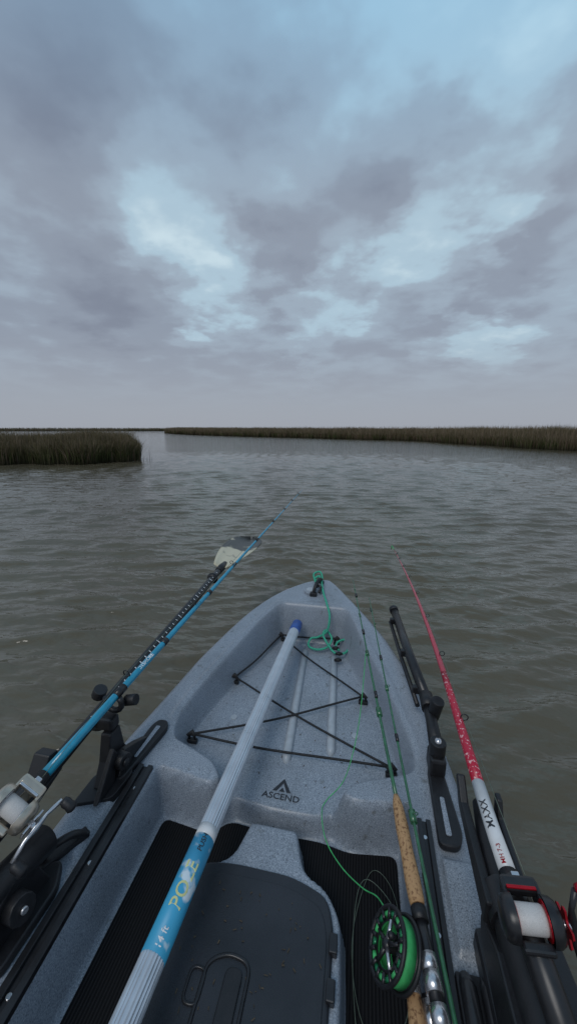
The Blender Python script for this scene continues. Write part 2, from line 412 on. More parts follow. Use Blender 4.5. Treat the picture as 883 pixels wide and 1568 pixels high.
# ------------------------------------------------------------ rods
def rodpath(a,b,sag,n=24):
    a=Vector(a);b=Vector(b); out=[]
    for i in range(n+1):
        t=i/n; p=a.lerp(b,t); p.z+=sag*math.sin(math.pi*t); out.append(p)
    return out
def guides(par,path,ts,R,side,mat=BLKS):
    n=len(path)-1; tops=[]
    for i,t in enumerate(ts):
        k=min(int(t*n),n-1); p=path[k].lerp(path[k+1],t*n-k); d=(path[k+1]-path[k]).normalized()
        r=R*(1-.65*t); s=Vector(side); s=(s-d*s.dot(d)).normalized(); x=d.cross(s)
        c=p+s*(r*1.6+.003)
        tube('guide_ring',[c+(x*math.cos(q)+s*math.sin(q))*r for q in np.linspace(0,2*math.pi,13)[:-1]],max(.0009,r*.16),mat,par,6,closed=True)
        tube('guide_foot',[p+d*r*1.8,c-s*r],.0011,mat,par,6); tube('guide_foot',[p-d*r*1.5,c-s*r],.0011,mat,par,6)
        tube('guide_wrap',[p-d*r*2.2,p+d*r*2.4],.0016+.0085*(1-t)*.9,mat,par,10)
        tops.append(c)
    return tops
def baitcaster(par,M,body,accent,spool,side=1,arm=None,crank=(.75,.66)):
    s=side; arm=arm or SILV
    for sx in (-1,1):
        prof=[(.0,.013),(.014,.0125),(.0205,.010),(.0235,.005),(.024,0),(.024,-.004)]
        lathe('reel_sideplate',prof,(sx*.022,0,.026),(sx,0,0),body,par,32,M)
        box('reel_frame',(sx*.020,.012,.022),(.006,.052,.032),body,par,b=.006,M=M)
    cyl('reel_spool',(-.018,0,.027),(.018,0,.027),.0150,spool,par,28,M,bv=.004)
    for sx in (-1,1): cyl('spool_flange',(sx*.0165,0,.027),(sx*.0190,0,.027),.0195,accent,par,28,M)
    box('level_wind_hood',(0,.034,.030),(.046,.018,.016),body,par,b=.005,M=M)
    box('line_guide',(0,.045,.030),(.010,.006,.010),SILV,par,b=.001,M=M)
    box('thumb_bar',(0,-.024,.018),(.036,.012,.008),body,par,b=.003,M=M)
    box('hood_trim',(0,.026,.0385),(.036,.004,.003),accent,par,b=.001,M=M)
    box('reel_foot',(0,0,.004),(.016,.07,.008),body,par,b=.003,M=M)
    x0=s*.038
    v=[];f=[]
    for q in range(20):
        a=2*math.pi*q/20; r=.021 if q%4<2 else .012; v+=[(x0,r*math.cos(a),.024+r*math.sin(a)),(x0+s*.003,r*math.cos(a),.024+r*math.sin(a))]
    for q in range(20): a=2*q;b=(2*q+2)%40; f.append((a,b,b+1,a+1))
    f.append(tuple(range(0,40,2)));f.append(tuple(range(1,40,2)))
    bev(mobj('star_drag',v,f,accent,par,False,M),.0008)
    cyl('crank_shaft',(s*.034,0,.024),(s*.050,0,.024),.005,SILV,par,16,M)
    c=Vector((s*.048,0,.024))
    dv=Vector((0,*crank)).normalized()
    pts=[c-dv*.044+Vector((s*.006,0,0)),c-dv*.02,c,c+dv*.02,c+dv*.044+Vector((s*.006,0,0))]
    tube('crank_arm',pts,[.004,.0032,.006,.0032,.004],arm,par,10,M)
    for e in (-1,1):
        q=c+dv*.044*e+Vector((s*.006,0,0))
        lathe('crank_knob',[(0,0),(.006,.001),(.0085,.007),(.0078,.014),(.0095,.021),(.005,.025),(0,.026)],q,(s,0,0),accent if accent is REDM else BLK,par,20,M)
r1=empty('fishing_rod')
a=Vector((-.399,.468,.45)); b=Vector((-.206,2.272,.709))
path=rodpath(a,b,.0); n=len(path)
tube('rod_blank',path,[.0088*(1-i/(n-1))**1.1+.0011 for i in range(n)],TURQ,r1,12)
d=(b-a).normalized()
tube('fore_grip',[a+d*.0,a-d*.05,a-d*.06],[.011,.014,.012],BLK,r1,16)
tube('reel_seat',[a-d*.05,a-d*.17],.0115,BLKS,r1,16)
tube('rear_grip',[a-d*.16,a-d*.18,a-d*.42,a-d*.44],[.012,.0155,.0155,.011],BLK,r1,16)
for t,l in ((.10,.03),(.2,.018),(.34,.014)):
    p=a.lerp(b,t); tube('rod_wrap',[p,p+d*l],.0105*(1-t*.6),BLKS,r1,12)
wrap_text('rod_lettering','INSHORE',.013,a.lerp(b,.16),d,(.5,-.1,1),.0090,WPR,r1)
tops=guides(r1,path,[.13,.3,.45,.58,.7,.8,.88,.95],.010,(-.5,0,.7))
tube('line',[a+Vector((.03,-.06,.03))]+tops,.0006,LINE,r1,5)
baitcaster(r1,frame((-.385,.385,.462),d,(.55,-.30,.8)),CHAMP,SILV,SPOOL,1,SILV,(.9,.3))
r2=empty('fishing_rod')
a=Vector((.389,.545,.447)); b=Vector((.352,2.078,.413))
path=rodpath(a,b,.012)
for p in path:
    t=(p.y-a.y)/(b.y-a.y); p.x+=.018*math.sin(math.pi*t)
n=len(path)
tube('rod_blank',path,[.0085*(1-i/(n-1))**.9+.0011 for i in range(n)],RED,r2,12)
tube('speckled_blank',path[1:7],[.0105,.0102,.0096,.0090,.0084,.0078],REDP,r2,12)
d=(a-b).normalized()
tube('white_section',[path[1],a+d*.02,a+d*.085],[.0108,.0115,.0118],WHT,r2,16)
wrap_text('rod_lettering','MAXX',.017,a+d*.0,-d,(-.4,-.3,1),.0121,INK,r2)
wrap_text('rod_lettering','MH 7-3',.009,a+d*.062,-d,(-.4,-.3,1),.0124,REDM,r2)
tube('reel_seat',[a+d*.08,a+d*.10,a+d*.24],[.013,.0155,.015],BLKS,r2,16)
tube('rear_grip',[a+d*.24,a+d*.26,a+d*.50,a+d*.51],[.012,.017,.016,.011],BLK,r2,16)
tops=guides(r2,path,[.14,.3,.45,.58,.7,.8,.88,.94],.0085,(.6,0,.7))
tube('line',[a+d*.12+Vector((.01,0,.03))]+tops,.0006,LINE,r2,5)
baitcaster(r2,frame(a+d*.150,-d,(-.12,-.2,1)),BLKS,REDM,SPOOL,1,BLKS,(.2,1))
tube('tip_hook',[b,b+Vector((-.01,.03,.012)),b+Vector((-.014,.028,-.01))],.0025,GRNL,r2,6)

r3=empty('fly_rod')
a=Vector((.258,.653,.322)); b=Vector((.138,1.50,.455)); d=(b-a).normalized(); g=Vector((.277,.482,.318))
path=rodpath(a,b,-.004,14)
tube('rod_blank',path,[.0042*(1-i/14*.65) for i in range(15)],GRN,r3,10)
pts=[a+d*.012]+[a.lerp(g,t) for t in (0,.08,.3,.55,.8,.95,1.)]
tube('cork_grip',pts,[.005,.0085,.0105,.0125,.0118,.0135,.0128,.011],CORK,r3,18)
e=Vector((.290,.375,.312)); gd=(e-g).normalized()
tube('reel_seat',[g,e],.0095,BLKS,r3,16)
for t,l,m_ in ((.02,.018,BLK),(.52,.018,SILV),(.68,.022,SILV),(.98,.02,SILV)):
    p=g.lerp(e,t); tube('seat_ring',[p,p+gd*l],.0122,m_,r3,18)
guides(r3,path,[.25,.5,.72,.9],.006,(-.3,0,.8),GRN)
for t in (.3,.6,.85): 
    p=a.lerp(b,t); tube('ferrule_wrap',[p,p+d*.02],.0045,BLKS,r3,10)
ax=Vector((-.84,-.10,.52)).normalized(); oc=Vector((.238,.432,.30))
x_=ax.cross(Vector((0,1,0))).normalized(); y_=ax.cross(x_)
R=.0425
def ring(r,h,w,m_): tube('reel_rim',[oc+ax*h+(x_*math.cos(q)+y_*math.sin(q))*r for q in np.linspace(0,2*math.pi,49)[:-1]],w,m_,r3,10,closed=True)
ring(R,.014,.0034,BLK); ring(R*.985,-.014,.0034,BLK)
lathe('fly_line_spool',[(R*.60,.010),(R*.90,.010),(R*.92,-.010),(R*.5,-.010)],oc,ax,GRNL,r3,40)
lathe('reel_backplate',[(0,-.012),(R*.95,-.012),(R*.95,-.016),(0,-.017)],oc,ax,BLKS,r3,40)
lathe('reel_hub',[(0,.020),(R*.14,.0195),(R*.18,.014),(R*.18,.0)],oc,ax,BLKS,r3,24)
lathe('reel_face',[(R*.60,.013),(R*.68,.0135),(R*.70,.010)],oc,ax,BLK,r3,40)
for q in range(5):
    t=2*math.pi*q/5+.3; tube('reel_spoke',[oc+ax*.014+(x_*math.cos(t)+y_*math.sin(t))*R*.1,oc+ax*.0135+(x_*math.cos(t)+y_*math.sin(t))*R*.66],[.004,.0028],SILV if q%2 else BLKS,r3,8)
for q in range(14):
    t=2*math.pi*q/14; c=oc+ax*.0115+(x_*math.cos(t)+y_*math.sin(t))*R*.82; tdir=(-x_*math.sin(t)+y_*math.cos(t))
    tube('spool_port',[c-tdir*.0045,c+tdir*.0045],.0040,GRNM if q%2 else GRNL,r3,8)
for q in range(14):
    t=2*math.pi*(q+.5)/14; u_=(x_*math.cos(t)+y_*math.sin(t)); tube('spool_web',[oc+ax*.0145+u_*R*.68,oc+ax*.0145+u_*R*.97],.0030,BLKS,r3,8)
q=oc+ax*.014-x_*R*.50; lathe('reel_knob',[(.0,.012),(.004,.0115),(.0045,.006),(.0035,0)],q,ax,BLK,r3,14)
tube('reel_foot',[oc-ax*.002+Vector((.02,.02,.0)),Vector((.281,.44,.312))],.006,BLKS,r3,8)
r4=empty('fly_rod')
a=Vector((.318,.30,.300)); b=Vector((.204,1.345,.45))
path=rodpath(a,b,-.01,14)
tube('rod_blank',path,[.0036*(1-i/14*.6) for i in range(15)],GRN,r4,10)
for t in (.2,.45,.7,.93):
    p=a.lerp(b,t)-Vector((0,0,.008)); dd=(b-a).normalized(); tube('rod_wrap',[p,p+dd*.018],.0042,BLKS,r4,8)
guides(r4,path,[.3,.6,.85],.006,(.3,0,.8),GRN)
tube('butt_grip',[(.262,.42,.275),(.266,.38,.27),(.268,.30,.268)],[.008,.012,.012],CORK,r4,16)
tube('butt_ring',[(.262,.425,.276),(.2635,.40,.273)],.0125,SILV,r4,16)
tube('butt_seat',[(.285,.405,.268),(.292,.30,.262)],.012,BLKS,r4,16)
tube('butt_cap',[(.2855,.400,.268),(.288,.372,.266)],.0135,SILV,r4,16)
fl=catmull([(.192,1.05,.40),(.178,.86,.32),(.15,.76,.245),(.108,.715,.215),(.100,.68,.22),(.115,.62,.225),(.15,.57,.235),(.19,.53,.255),(.213,.50,.29),(.225,.47,.315)],8)
tube('fly_line',fl,.0011,GRNL,r3,6)
lo=catmull([(.20,.60,.17),(.235,.585,.17),(.262,.54,.175),(.272,.46,.18),(.258,.36,.18),(.22,.335,.17),(.19,.38,.17),(.178,.47,.17),(.182,.56,.17)],8,True)
tube('leader_loop',lo,.0007,LINE,r3,5,closed=True)
lo2=catmull([(.21,.615,.168),(.25,.60,.168),(.268,.52,.17),(.262,.42,.17),(.20,.40,.168),(.176,.50,.168)],8,True)
tube('leader_loop',lo2,.0006,LINE,r3,5,closed=True)

# ------------------------------------------------------------ rope
rope=empty('bow_rope')
rp=catmull([(-.03,1.575,.395),(-.045,1.62,.415),(-.02,1.645,.42),(-.004,1.61,.41),(.0,1.56,.40),(.015,1.49,.385),(.035,1.43,.368),(.052,1.385,.335),(.045,1.365,.28),(.01,1.37,.245),(-.02,1.36,.24),(-.025,1.33,.225),(.01,1.315,.222),(.05,1.33,.228),(.065,1.36,.25),(.04,1.385,.27),(.03,1.36,.262),(.055,1.325,.24),(.085,1.29,.232),(.12,1.30,.23),(.135,1.34,.232),(.12,1.37,.245),(.09,1.355,.24),(.085,1.32,.235),(.10,1.30,.24)],8)
tube('rope',rp,.0044,ROPE,rope,10)
tube('rope_knot',catmull([(-.04,1.60,.40),(-.02,1.615,.41),(-.01,1.60,.395),(-.03,1.585,.40)],6),.0055,ROPE,rope,10)
tube('bow_clip',catmull([(-.02,1.55,.385),(-.012,1.53,.40),(0,1.52,.395),(-.005,1.50,.38)]),.006,BLK,rope,8)
for p in ((.085,1.31,.238),(.10,1.285,.232),(.098,1.255,.225)):
    tube('cord_tail',[(p[0]-.012,p[1],p[2]),(p[0],p[1]-.008,p[2]+.008),(p[0]+.010,p[1]+.004,p[2])],[.005,.008,.005],CORD,rope,8)

# ------------------------------------------------------------ port rod holder / paddle clip
h1=empty('rod_holder')
prism('base_plate',rpoly([(-.42,.53),(-.345,.56),(-.338,.63),(-.375,.65),(-.42,.60)],.012),.280,.298,BLK,h1,b=.004)
prism('track_arm',rpoly([(-.375,.60),(-.350,.60),(-.325,.76),(-.335,.785),(-.362,.785),(-.372,.76)],.012),.284,.300,BLK,h1,b=.004)
prism('arm_slot',rpoly([(-.358,.66),(-.350,.66),(-.343,.76),(-.355,.76)],.004),.300,.302,GRAN,h1,b=.0008)
M=frame((-.388,.625,.298),(0,1,0))
def gusset(name,poly,x0,x1,M_):
    n=len(poly); v=[(x0,y,z) for y,z in poly]+[(x1,y,z) for y,z in poly]
    f=[tuple(range(n)),tuple(range(2*n-1,n-1,-1))]+[(i,n+i,n+(i+1)%n,(i+1)%n) for i in range(n)]
    bev(mobj(name,v,f,BLK,h1,False,M_),.003)
gusset('upright',[(-.055,0),(.055,0),(.030,.045),(.022,.105),(-.012,.105),(-.028,.045)],-.012,.014,M)
gusset('brace',[(-.09,0),(-.03,0),(-.01,.06),(-.02,.08)],.014,.026,M)
gusset('wing',[(-.02,.0),(.10,.0),(.06,.025),(.01,.05)],.014,.030,M)
cyl('pivot_knob',(-.372,.62,.335),(-.345,.615,.335),.019,BLK,h1,12)
cyl('pivot_bolt',(-.346,.615,.335),(-.341,.615,.335),.009,BLKS,h1,8)
for yy in (.635,):
    tube('paddle_clip',[(-.43+.024*math.cos(t),yy,.418+.024*math.sin(t)) for t in np.linspace(-2.9,.25,12)],.0075,BLK,h1,10)
    tube('rod_clip',[(-.383+.021*math.cos(t),yy+.01,.463+.021*math.sin(t)) for t in np.linspace(-3.6,.7,12)],.0068,BLK,h1,10)
    cyl('clip_knob',(-.365,yy+.03,.455),(-.338,yy+.03,.462),.013,BLK,h1,10)
    cyl('clip_cap',(-.44,yy+.03,.455),(-.43,yy+.03,.475),.016,BLK,h1,12)
    box('clip_bridge',(-.40,yy,.418),(.05,.03,.03),BLK,h1,b=.006)
gusset('cradle',[(-.03,-.03),(.08,.0),(.075,.05),(.055,.055),(.03,.02),(-.045,.01)],-.018,.018,frame((-.432,.44,.405),(0,1,0)))
h3=empty('rod_holder')
h1_=h1; h1=h3
prism('base_plate',rpoly([(-.40,.28),(-.335,.29),(-.335,.40),(-.36,.44),(-.40,.42)],.012),.280,.297,BLK,h3,b=.004)
gusset('upright',[(-.06,0),(.06,0),(.045,.05),(.0,.08),(-.04,.06)],-.02,.02,frame((-.378,.35,.296),(0,1,0)))
cyl('ball_knob',(-.366,.345,.335),(-.334,.34,.343),.021,BLK,h3,12)
cyl('ball_bolt',(-.334,.34,.343),(-.329,.339,.344),.006,SILV,h3,8)
tube('rod_cup',[(-.378,.43,.352),(-.384,.33,.37),(-.388,.24,.385)],[.026,.025,.024],BLK,h3,20)
h1=h1_
# ------------------------------------------------------------ starboard folding arm
arm=empty('mounting_arm')
prism('track_plate',rpoly([(.334,.60),(.372,.60),(.384,.63),(.372,.79),(.350,.80),(.338,.77)],.014),.284,.299,BLK,arm,b=.004)
prism('plate_slot',rpoly([(.350,.62),(.361,.62),(.361,.70),(.352,.70)],.004),.299,.3015,GRAN,arm,b=.0006)
box('plate_block',(.357,.775,.318),(.036,.05,.044),BLK,arm,b=.006)
cyl('swivel_post',(.357,.775,.335),(.357,.775,.372),.018,BLK,arm,20)
lathe('swivel_cap',[(.0,.007),(.006,.006),(.008,.0)],(.357,.775,.372),(0,0,1),SILV,arm,16)
tube('lower_arm',[(.357,.775,.345),(.358,.86,.352),(.357,.93,.355)],[.017,.014,.014],BLK,arm,16)
cyl('clamp_knob',(.365,.885,.345),(.372,.872,.405),.0155,BLK,arm,16)
tube('joint',[(.357,.90,.355),(.357,.95,.357)],.018,BLK,arm,16)
tube('long_tube',[(.357,.93,.357),(.330,1.15,.366),(.303,1.40,.382)],.0145,BLKS,arm,20)
tube('tube_cap',[(.304,1.385,.381),(.302,1.405,.3825),(.3015,1.412,.383)],[.0168,.0168,.012],BLK,arm,20)
tube('side_rail',[(.334,.93,.337),(.31,1.13,.345),(.287,1.34,.36)],.0065,BLK,arm,10)
for t in (.1,.45,.85):
    c=Vector((.357,.93,.357)).lerp(Vector((.303,1.40,.382)),t); box('rail_clip',(c.x-.012,c.y,c.z-.008),(.03,.016,.022),BLK,arm,b=.003)
cyl('tip_hook',(.303,1.41,.385),(.303,1.42,.40),.003,LINE,arm,8)
h2=empty('rod_holder'); h1=h2
box('mount',(.385,.42,.30),(.05,.11,.04),BLK,h2,b=.008)
tube('rod_tray',[(.395,.60,.415),(.396,.53,.405),(.398,.42,.400),(.402,.28,.39),(.406,.12,.375)],[.014,.024,.031,.032,.03],BLK,h2,20)
gusset('tray_lip',[(-.06,-.02),(.10,.0),(.135,.035),(.125,.045),(.09,.02),(-.06,.02)],-.004,.010,frame((.362,.50,.400),(0,1,0)))
gusset('tray_lip_2',[(-.06,-.02),(.09,.0),(.10,.045),(.085,.045),(.07,.02),(-.06,.02)],-.004,.006,frame((.418,.50,.400),(0,1,0)))
cyl('lock_collar',(.392,.475,.402),(.396,.435,.402),.034,BLKS,h2,12)
gusset('side_wing',[(-.12,-.06),(.05,-.03),(.06,.0),(.0,.03),(-.12,.03)],-.006,.012,frame((.366,.40,.37),(0,1,0)))
gusset('outer_wing',[(-.16,-.04),(.03,-.02),(.04,.0),(-.16,.02)],-.03,.02,frame((.436,.40,.38),(0,1,0)))

# ------------------------------------------------------------ water
nth=820
r=np.concatenate([np.linspace(.2,1.2,25)[:-1],np.exp(np.linspace(math.log(1.2),math.log(50),760))[:-1],np.exp(np.linspace(math.log(50),math.log(4000),60))]); nrad=len(r)
th=np.linspace(0,2*math.pi,nth,endpoint=False)
# mesh is finest ahead of the boat, coarsest behind it
th=th-.72*np.sin(th)
th=th-A
Rg,T=np.meshgrid(r,th,indexing='ij')
x=CX+Rg*np.sin(T); y=Rg*np.cos(T)
z=np.zeros_like(x)
wx_=x+.05*np.sin(y*2.3+x*.9)+.03*np.sin(x*4.1+y); wy_=y+.05*np.sin(x*1.9)+.035*np.sin(y*1.7+x*2.3)
front_=np.cos(T+A)
for i in range(64):
    lam=float(np.exp(rng.uniform(math.log(.065),math.log(.38)))); ang=math.radians(104+rng.normal(0,17))
    kx,ky=math.cos(ang)*2*math.pi/lam,math.sin(ang)*2*math.pi/lam
    amp=.0023*(lam/.3)**.95
    fade=np.clip((lam*55-Rg)/(lam*22),0,1)*np.where(front_>0,1,np.clip((lam*6-Rg)/(lam*3),0,1))
    gx,gy=rng.uniform(.4,1.8,2); env=.7+.45*np.sin(gx*x+rng.uniform(0,6.28))*np.sin(gy*y+rng.uniform(0,6.28))
    z+=amp*fade*env*np.sin(kx*wx_+ky*wy_+rng.uniform(0,6.28))
z=z+14*z*np.abs(z)*np.where(z>0,1,-.6)
z-=z.mean()
wv=np.stack([x,y,z],-1).reshape(-1,3)
ii=np.arange(nrad*nth).reshape(nrad,nth); jn=np.roll(ii,-1,1)
wf=np.stack([ii[:-1],ii[1:],jn[1:],jn[:-1]],-1).reshape(-1,4)
me=bpy.data.meshes.new('water'); nv=len(wv); nf=len(wf)
wv=np.vstack([wv,[[CX,0,0]]]); 
me.vertices.add(nv+1); me.vertices.foreach_set('co',wv.ravel())
cf=np.stack([np.full(nth,nv),ii[0],jn[0]],-1)
me.loops.add(nf*4+nth*3); me.loops.foreach_set('vertex_index',np.concatenate([wf.ravel(),cf.ravel()]))
me.polygons.add(nf+nth)
me.polygons.foreach_set('loop_start',np.concatenate([np.arange(nf)*4,nf*4+np.arange(nth)*3]))
me.update(calc_edges=True); me.validate(); me.shade_smooth()
m,nt,b=new_mat('marsh_water'); tc=N(nt,'ShaderNodeTexCoord')
b.inputs['Roughness'].default_value=.05; b.inputs['IOR'].default_value=1.46
nb=N(nt,'ShaderNodeTexNoise'); nb.inputs['Scale'].default_value=.35; nb.inputs['Detail'].default_value=3
nt.links.new(tc.outputs['Object'],nb.inputs['Vector'])
rc=ramp(nt,[(.35,(.092,.078,.050)),(.65,(.110,.096,.064))]); nt.links.new(nb.outputs['Fac'],rc.inputs['Fac']); nt.links.new(rc.outputs['Color'],b.inputs['Base Color'])
def wn(scale,rot,stretch,detail):
    mp=N(nt,'ShaderNodeMapping'); mp.inputs['Rotation'].default_value=(0,0,math.radians(rot)); mp.inputs['Scale'].default_value=(stretch,1,1)
    n_=N(nt,'ShaderNodeTexNoise'); n_.inputs['Scale'].default_value=scale; n_.inputs['Detail'].default_value=detail; n_.inputs['Roughness'].default_value=.5
    nt.links.new(tc.outputs['Object'],mp.inputs['Vector']); nt.links.new(mp.outputs[0],n_.inputs['Vector']); return n_
w1=wn(6.5,-14,.42,3); w2=wn(24,-4,.5,2)
b1=N(nt,'ShaderNodeBump'); b1.inputs['Strength'].default_value=1; b1.inputs['Distance'].default_value=.028; nt.links.new(w1.outputs['Fac'],b1.inputs['Height'])
b2=N(nt,'ShaderNodeBump'); b2.inputs['Strength'].default_value=1; b2.inputs['Distance'].default_value=.007; nt.links.new(w2.outputs['Fac'],b2.inputs['Height'])
nt.links.new(b1.outputs[0],b2.inputs['Normal']); nt.links.new(b2.outputs[0],b.inputs['Normal'])
me.materials.append(m); link(bpy.data.objects.new('water',me))

# ------------------------------------------------------------ marsh
def grass_mat():
    m,nt,b=new_mat('marsh_grass_blades'); at=N(nt,'ShaderNodeAttribute'); at.attribute_name='Col'
    nt.links.new(at.outputs['Color'],b.inputs['Base Color']); b.inputs['Roughness'].default_value=.75
    b.inputs['Specular IOR Level'].default_value=.15
    return m
GM=grass_mat()
MUD=simple('marsh_mud',(.030,.028,.015),.8,var=.4,scale=3,bump=.5,bscale=8)
def edge_sample(line,n,band,wfun):
    L=np.array(line); seg=np.diff(L,axis=0); ln=np.hypot(seg[:,0],seg[:,1]); mid=(L[1:]+L[:-1])/2
    w=ln*wfun(np.hypot(mid[:,0],mid[:,1])); w/=w.sum(); s=rng.choice(len(seg),n,p=w); t=rng.uniform(0,1,n)
    p=L[s]+seg[s]*t[:,None]; nrm=np.stack([-seg[s][:,1],seg[s][:,0]],-1)/ln[s][:,None]
    d=rng.uniform(0,1,n)**1.3*band
    rag=.22*np.sin(p[:,0]*2.1)+.15*np.sin(p[:,0]*5.3+1)+.15*np.sin(p[:,1]*3.1)
    return p+nrm*(d+rag)[:,None],d
def blades(name,P,hgt,wid,cb,cm,ct,parent=None,lean=.22):
    n=len(P); wx=CX+P[:,0]*CA-P[:,1]*SA; wy=P[:,0]*SA+P[:,1]*CA
    dirn=rng.uniform(0,2*math.pi,n); ln=rng.normal(0,lean,n)+.08
    fx=rng.uniform(0,math.pi,n); ex,ey=np.cos(fx),np.sin(fx)
    lv=[0,.45,.8,1.]; wd=[1,.85,.5,.04]
    vs=[];cs=[]
    for k,(t,w_) in enumerate(zip(lv,wd)):
        cx_=wx+np.cos(dirn)*ln*hgt*t**2; cy_=wy+np.sin(dirn)*ln*hgt*t**2; cz=hgt*t*(1-.12*np.abs(ln)*t)-.02
        for s in (-1,1):
            vs.append(np.stack([cx_+s*ex*wid*w_*.5,cy_+s*ey*wid*w_*.5,cz],-1))
            c=(cb if t==0 else cm if t<.6 else .5*cm+.5*ct if t<.9 else ct)
            cs.append(c)
    V=np.stack(vs,1).reshape(-1,3); C=np.stack(cs,1).reshape(-1,3)
    base=np.arange(n)[:,None]*8
    F=np.concatenate([base+np.array([[2*k,2*k+1,2*k+3,2*k+2]]) for k in range(3)],1).reshape(-1,4)
    me=bpy.data.meshes.new(name); me.vertices.add(len(V)); me.vertices.foreach_set('co',V.ravel())
    me.loops.add(F.size); me.loops.foreach_set('vertex_index',F.ravel()); me.polygons.add(len(F)); me.polygons.foreach_set('loop_start',np.arange(len(F))*4)
    me.update(calc_edges=True)
    ca=me.color_attributes.new('Col','FLOAT_COLOR','POINT'); ca.data.foreach_set('color',np.c_[C,np.ones(len(C))].ravel())
    me.materials.append(GM); return link(bpy.data.objects.new(name,me),parent)
def cols(n,greenf,k_=1.,P=None):
    g=np.array([.048,.062,.020]); g2=np.array([.085,.092,.034]); br=np.array([.105,.070,.042]); tan_=np.array([.245,.190,.135]); dk=np.array([.024,.022,.012])
    q=rng.uniform(0,1,(n,1)); gf=greenf
    if P is not None: gf=np.clip(greenf+.28*np.sin(P[:,0]*.83+1)*np.sin(P[:,1]*.57)+.15*np.sin(P[:,0]*2.9),0,1)[:,None]
    k=(rng.uniform(0,1,(n,1))<gf)
    mid=np.where(k,g*(1-q)+g2*q,br*(1-q)+tan_*q*.75)
    tip=np.where(rng.uniform(0,1,(n,1))<.40,tan_,br*.7+g2*.5)*rng.uniform(.7,1.25,(n,1))
    base=dk*(.7+.6*q)
    return base*k_,mid*k_,tip*k_
def bank(name,poly,top,parent,inset=1.0):
    Pn=np.array([W(a,b)[:2] for a,b in poly]); n=len(Pn)
    area=.5*np.sum(Pn[:,0]*np.roll(Pn[:,1],-1)-np.roll(Pn[:,0],-1)*Pn[:,1]); sg=1 if area>0 else -1
    e=np.roll(Pn,-1,0)-Pn; e/=np.linalg.norm(e,axis=1)[:,None]; nn=np.stack([-e[:,1],e[:,0]],-1)*sg
    vn=nn+np.roll(nn,1,0); vn/=np.linalg.norm(vn,axis=1)[:,None]
    v=[];f=[]
    for sc,zz in ((inset*.45,-.25),(inset*.45,.03),(inset,top*.6),(inset*1.9,top)):
        for i in range(n): q=Pn[i]+vn[i]*sc; v.append((q[0],q[1],zz))
    for k in range(3):
        for i in range(n): j=(i+1)%n; f.append((k*n+i,k*n+j,(k+1)*n+j,(k+1)*n+i))
    f.append(tuple(range(3*n,4*n)))
    return mobj(name,v,f,MUD,parent,False)
isl=empty('marsh_island')
ip=[(-45,11.0),(-20,11.2),(-9,11.45),(-6.8,11.8),(-5.35,12.3),(-5.15,12.8),(-5.6,14.2),(-8,17),(-14,21),(-45,28)]
bank('mud_bank',ip,.40,isl,1.0)
front=[(-30,11.1),(-14,11.3),(-9,11.45),(-6.8,11.8),(-5.35,12.3),(-5.15,12.8),(-5.6,14.2),(-8,17)]
P,d_=edge_sample(front,80000,2.8,lambda r:1/(r/12)**2)
n=len(P); hh=rng.normal(.90,.09,n)*np.clip(.72+d_*.26,.6,1.0)*(1+.06*np.sin(P[:,0]*1.7)+.04*np.sin(P[:,0]*4.1))
blades('grass',P,np.clip(hh,.2,1.15),rng.uniform(.010,.02,n),*cols(n,.60,1.05,P),isl)
q=np.c_[rng.uniform(-5.4,-4.8,34),rng.uniform(12.2,13.2,34)]; n=34
blades('edge_stems',q,rng.uniform(.12,.5,n),rng.uniform(.007,.012,n),*cols(n,.2,.8),isl,.4)
P,d_=edge_sample(front,1600,2.2,lambda r:1/(r/12)**2); n=len(P)
blades('seed_stalks',P,rng.uniform(.92,1.20,n),rng.uniform(.007,.012,n),*cols(n,.0,1.2),isl,.12)

mr=empty('marsh_shore')
fl_=[(-34,105),(-26,86),(-17.4,71),(-8,58),(.7,48.5),(6,41.5),(10,37.2),(11.6,35.8),(12.0,33),(12.3,29),(13.1,24),(13.6,21.5),(14.4,18.7),(15.2,15),(17,9),(24,4)]
rp_=fl_+[(220,4),(260,240),(0,220),(-34,140)]
bank('mud_bank',rp_,.62,mr,1.2)
P,d_=edge_sample(fl_,120000,3.4,lambda r:1/(r/20)**1.1); 
n=len(P); rr=np.hypot(P[:,0],P[:,1])
hh=(np.interp(rr,[10,19,35,70,110],[1.05,1.10,1.12,1.25,1.4])+rng.normal(0,.11,n))*np.clip(.62+d_*.2,.55,1.0)
hh*=1+.05*np.sin(P[:,1]*.9)+.04*np.sin(P[:,0]*2.3+P[:,1]*1.7)
blades('grass',P,np.clip(hh,.15,1.7),rng.uniform(.012,.022,n)*(rr/16),*cols(n,.48,1.0,P),mr)
P,d_=edge_sample(fl_,16000,7.,lambda r:1/(r/20)**1.0); n=len(P); rr=np.hypot(P[:,0],P[:,1])
blades('seed_stalks',P,np.interp(rr,[10,35,110],[1.2,1.3,1.55])+rng.normal(0,.08,n),rng.uniform(.008,.014,n)*(rr/16),*cols(n,.0,1.25),mr,.12)
fm=empty('distant_marsh')
fl2=[(-420,150),(-260,175),(-150,190),(-95,200),(-60,215),(-30,260),(40,300),(200,300)]
rp2=fl2+[(600,900),(-900,900),(-900,200)]
bank('mud_bank',rp2,.9,fm,2)
P,d_=edge_sample(fl2,26000,12.,lambda r:1/(r/200)); n=len(P)
blades('grass',P,rng.normal(1.6,.25,n),rng.uniform(.12,.3,n),*cols(n,.3,1.1),fm)

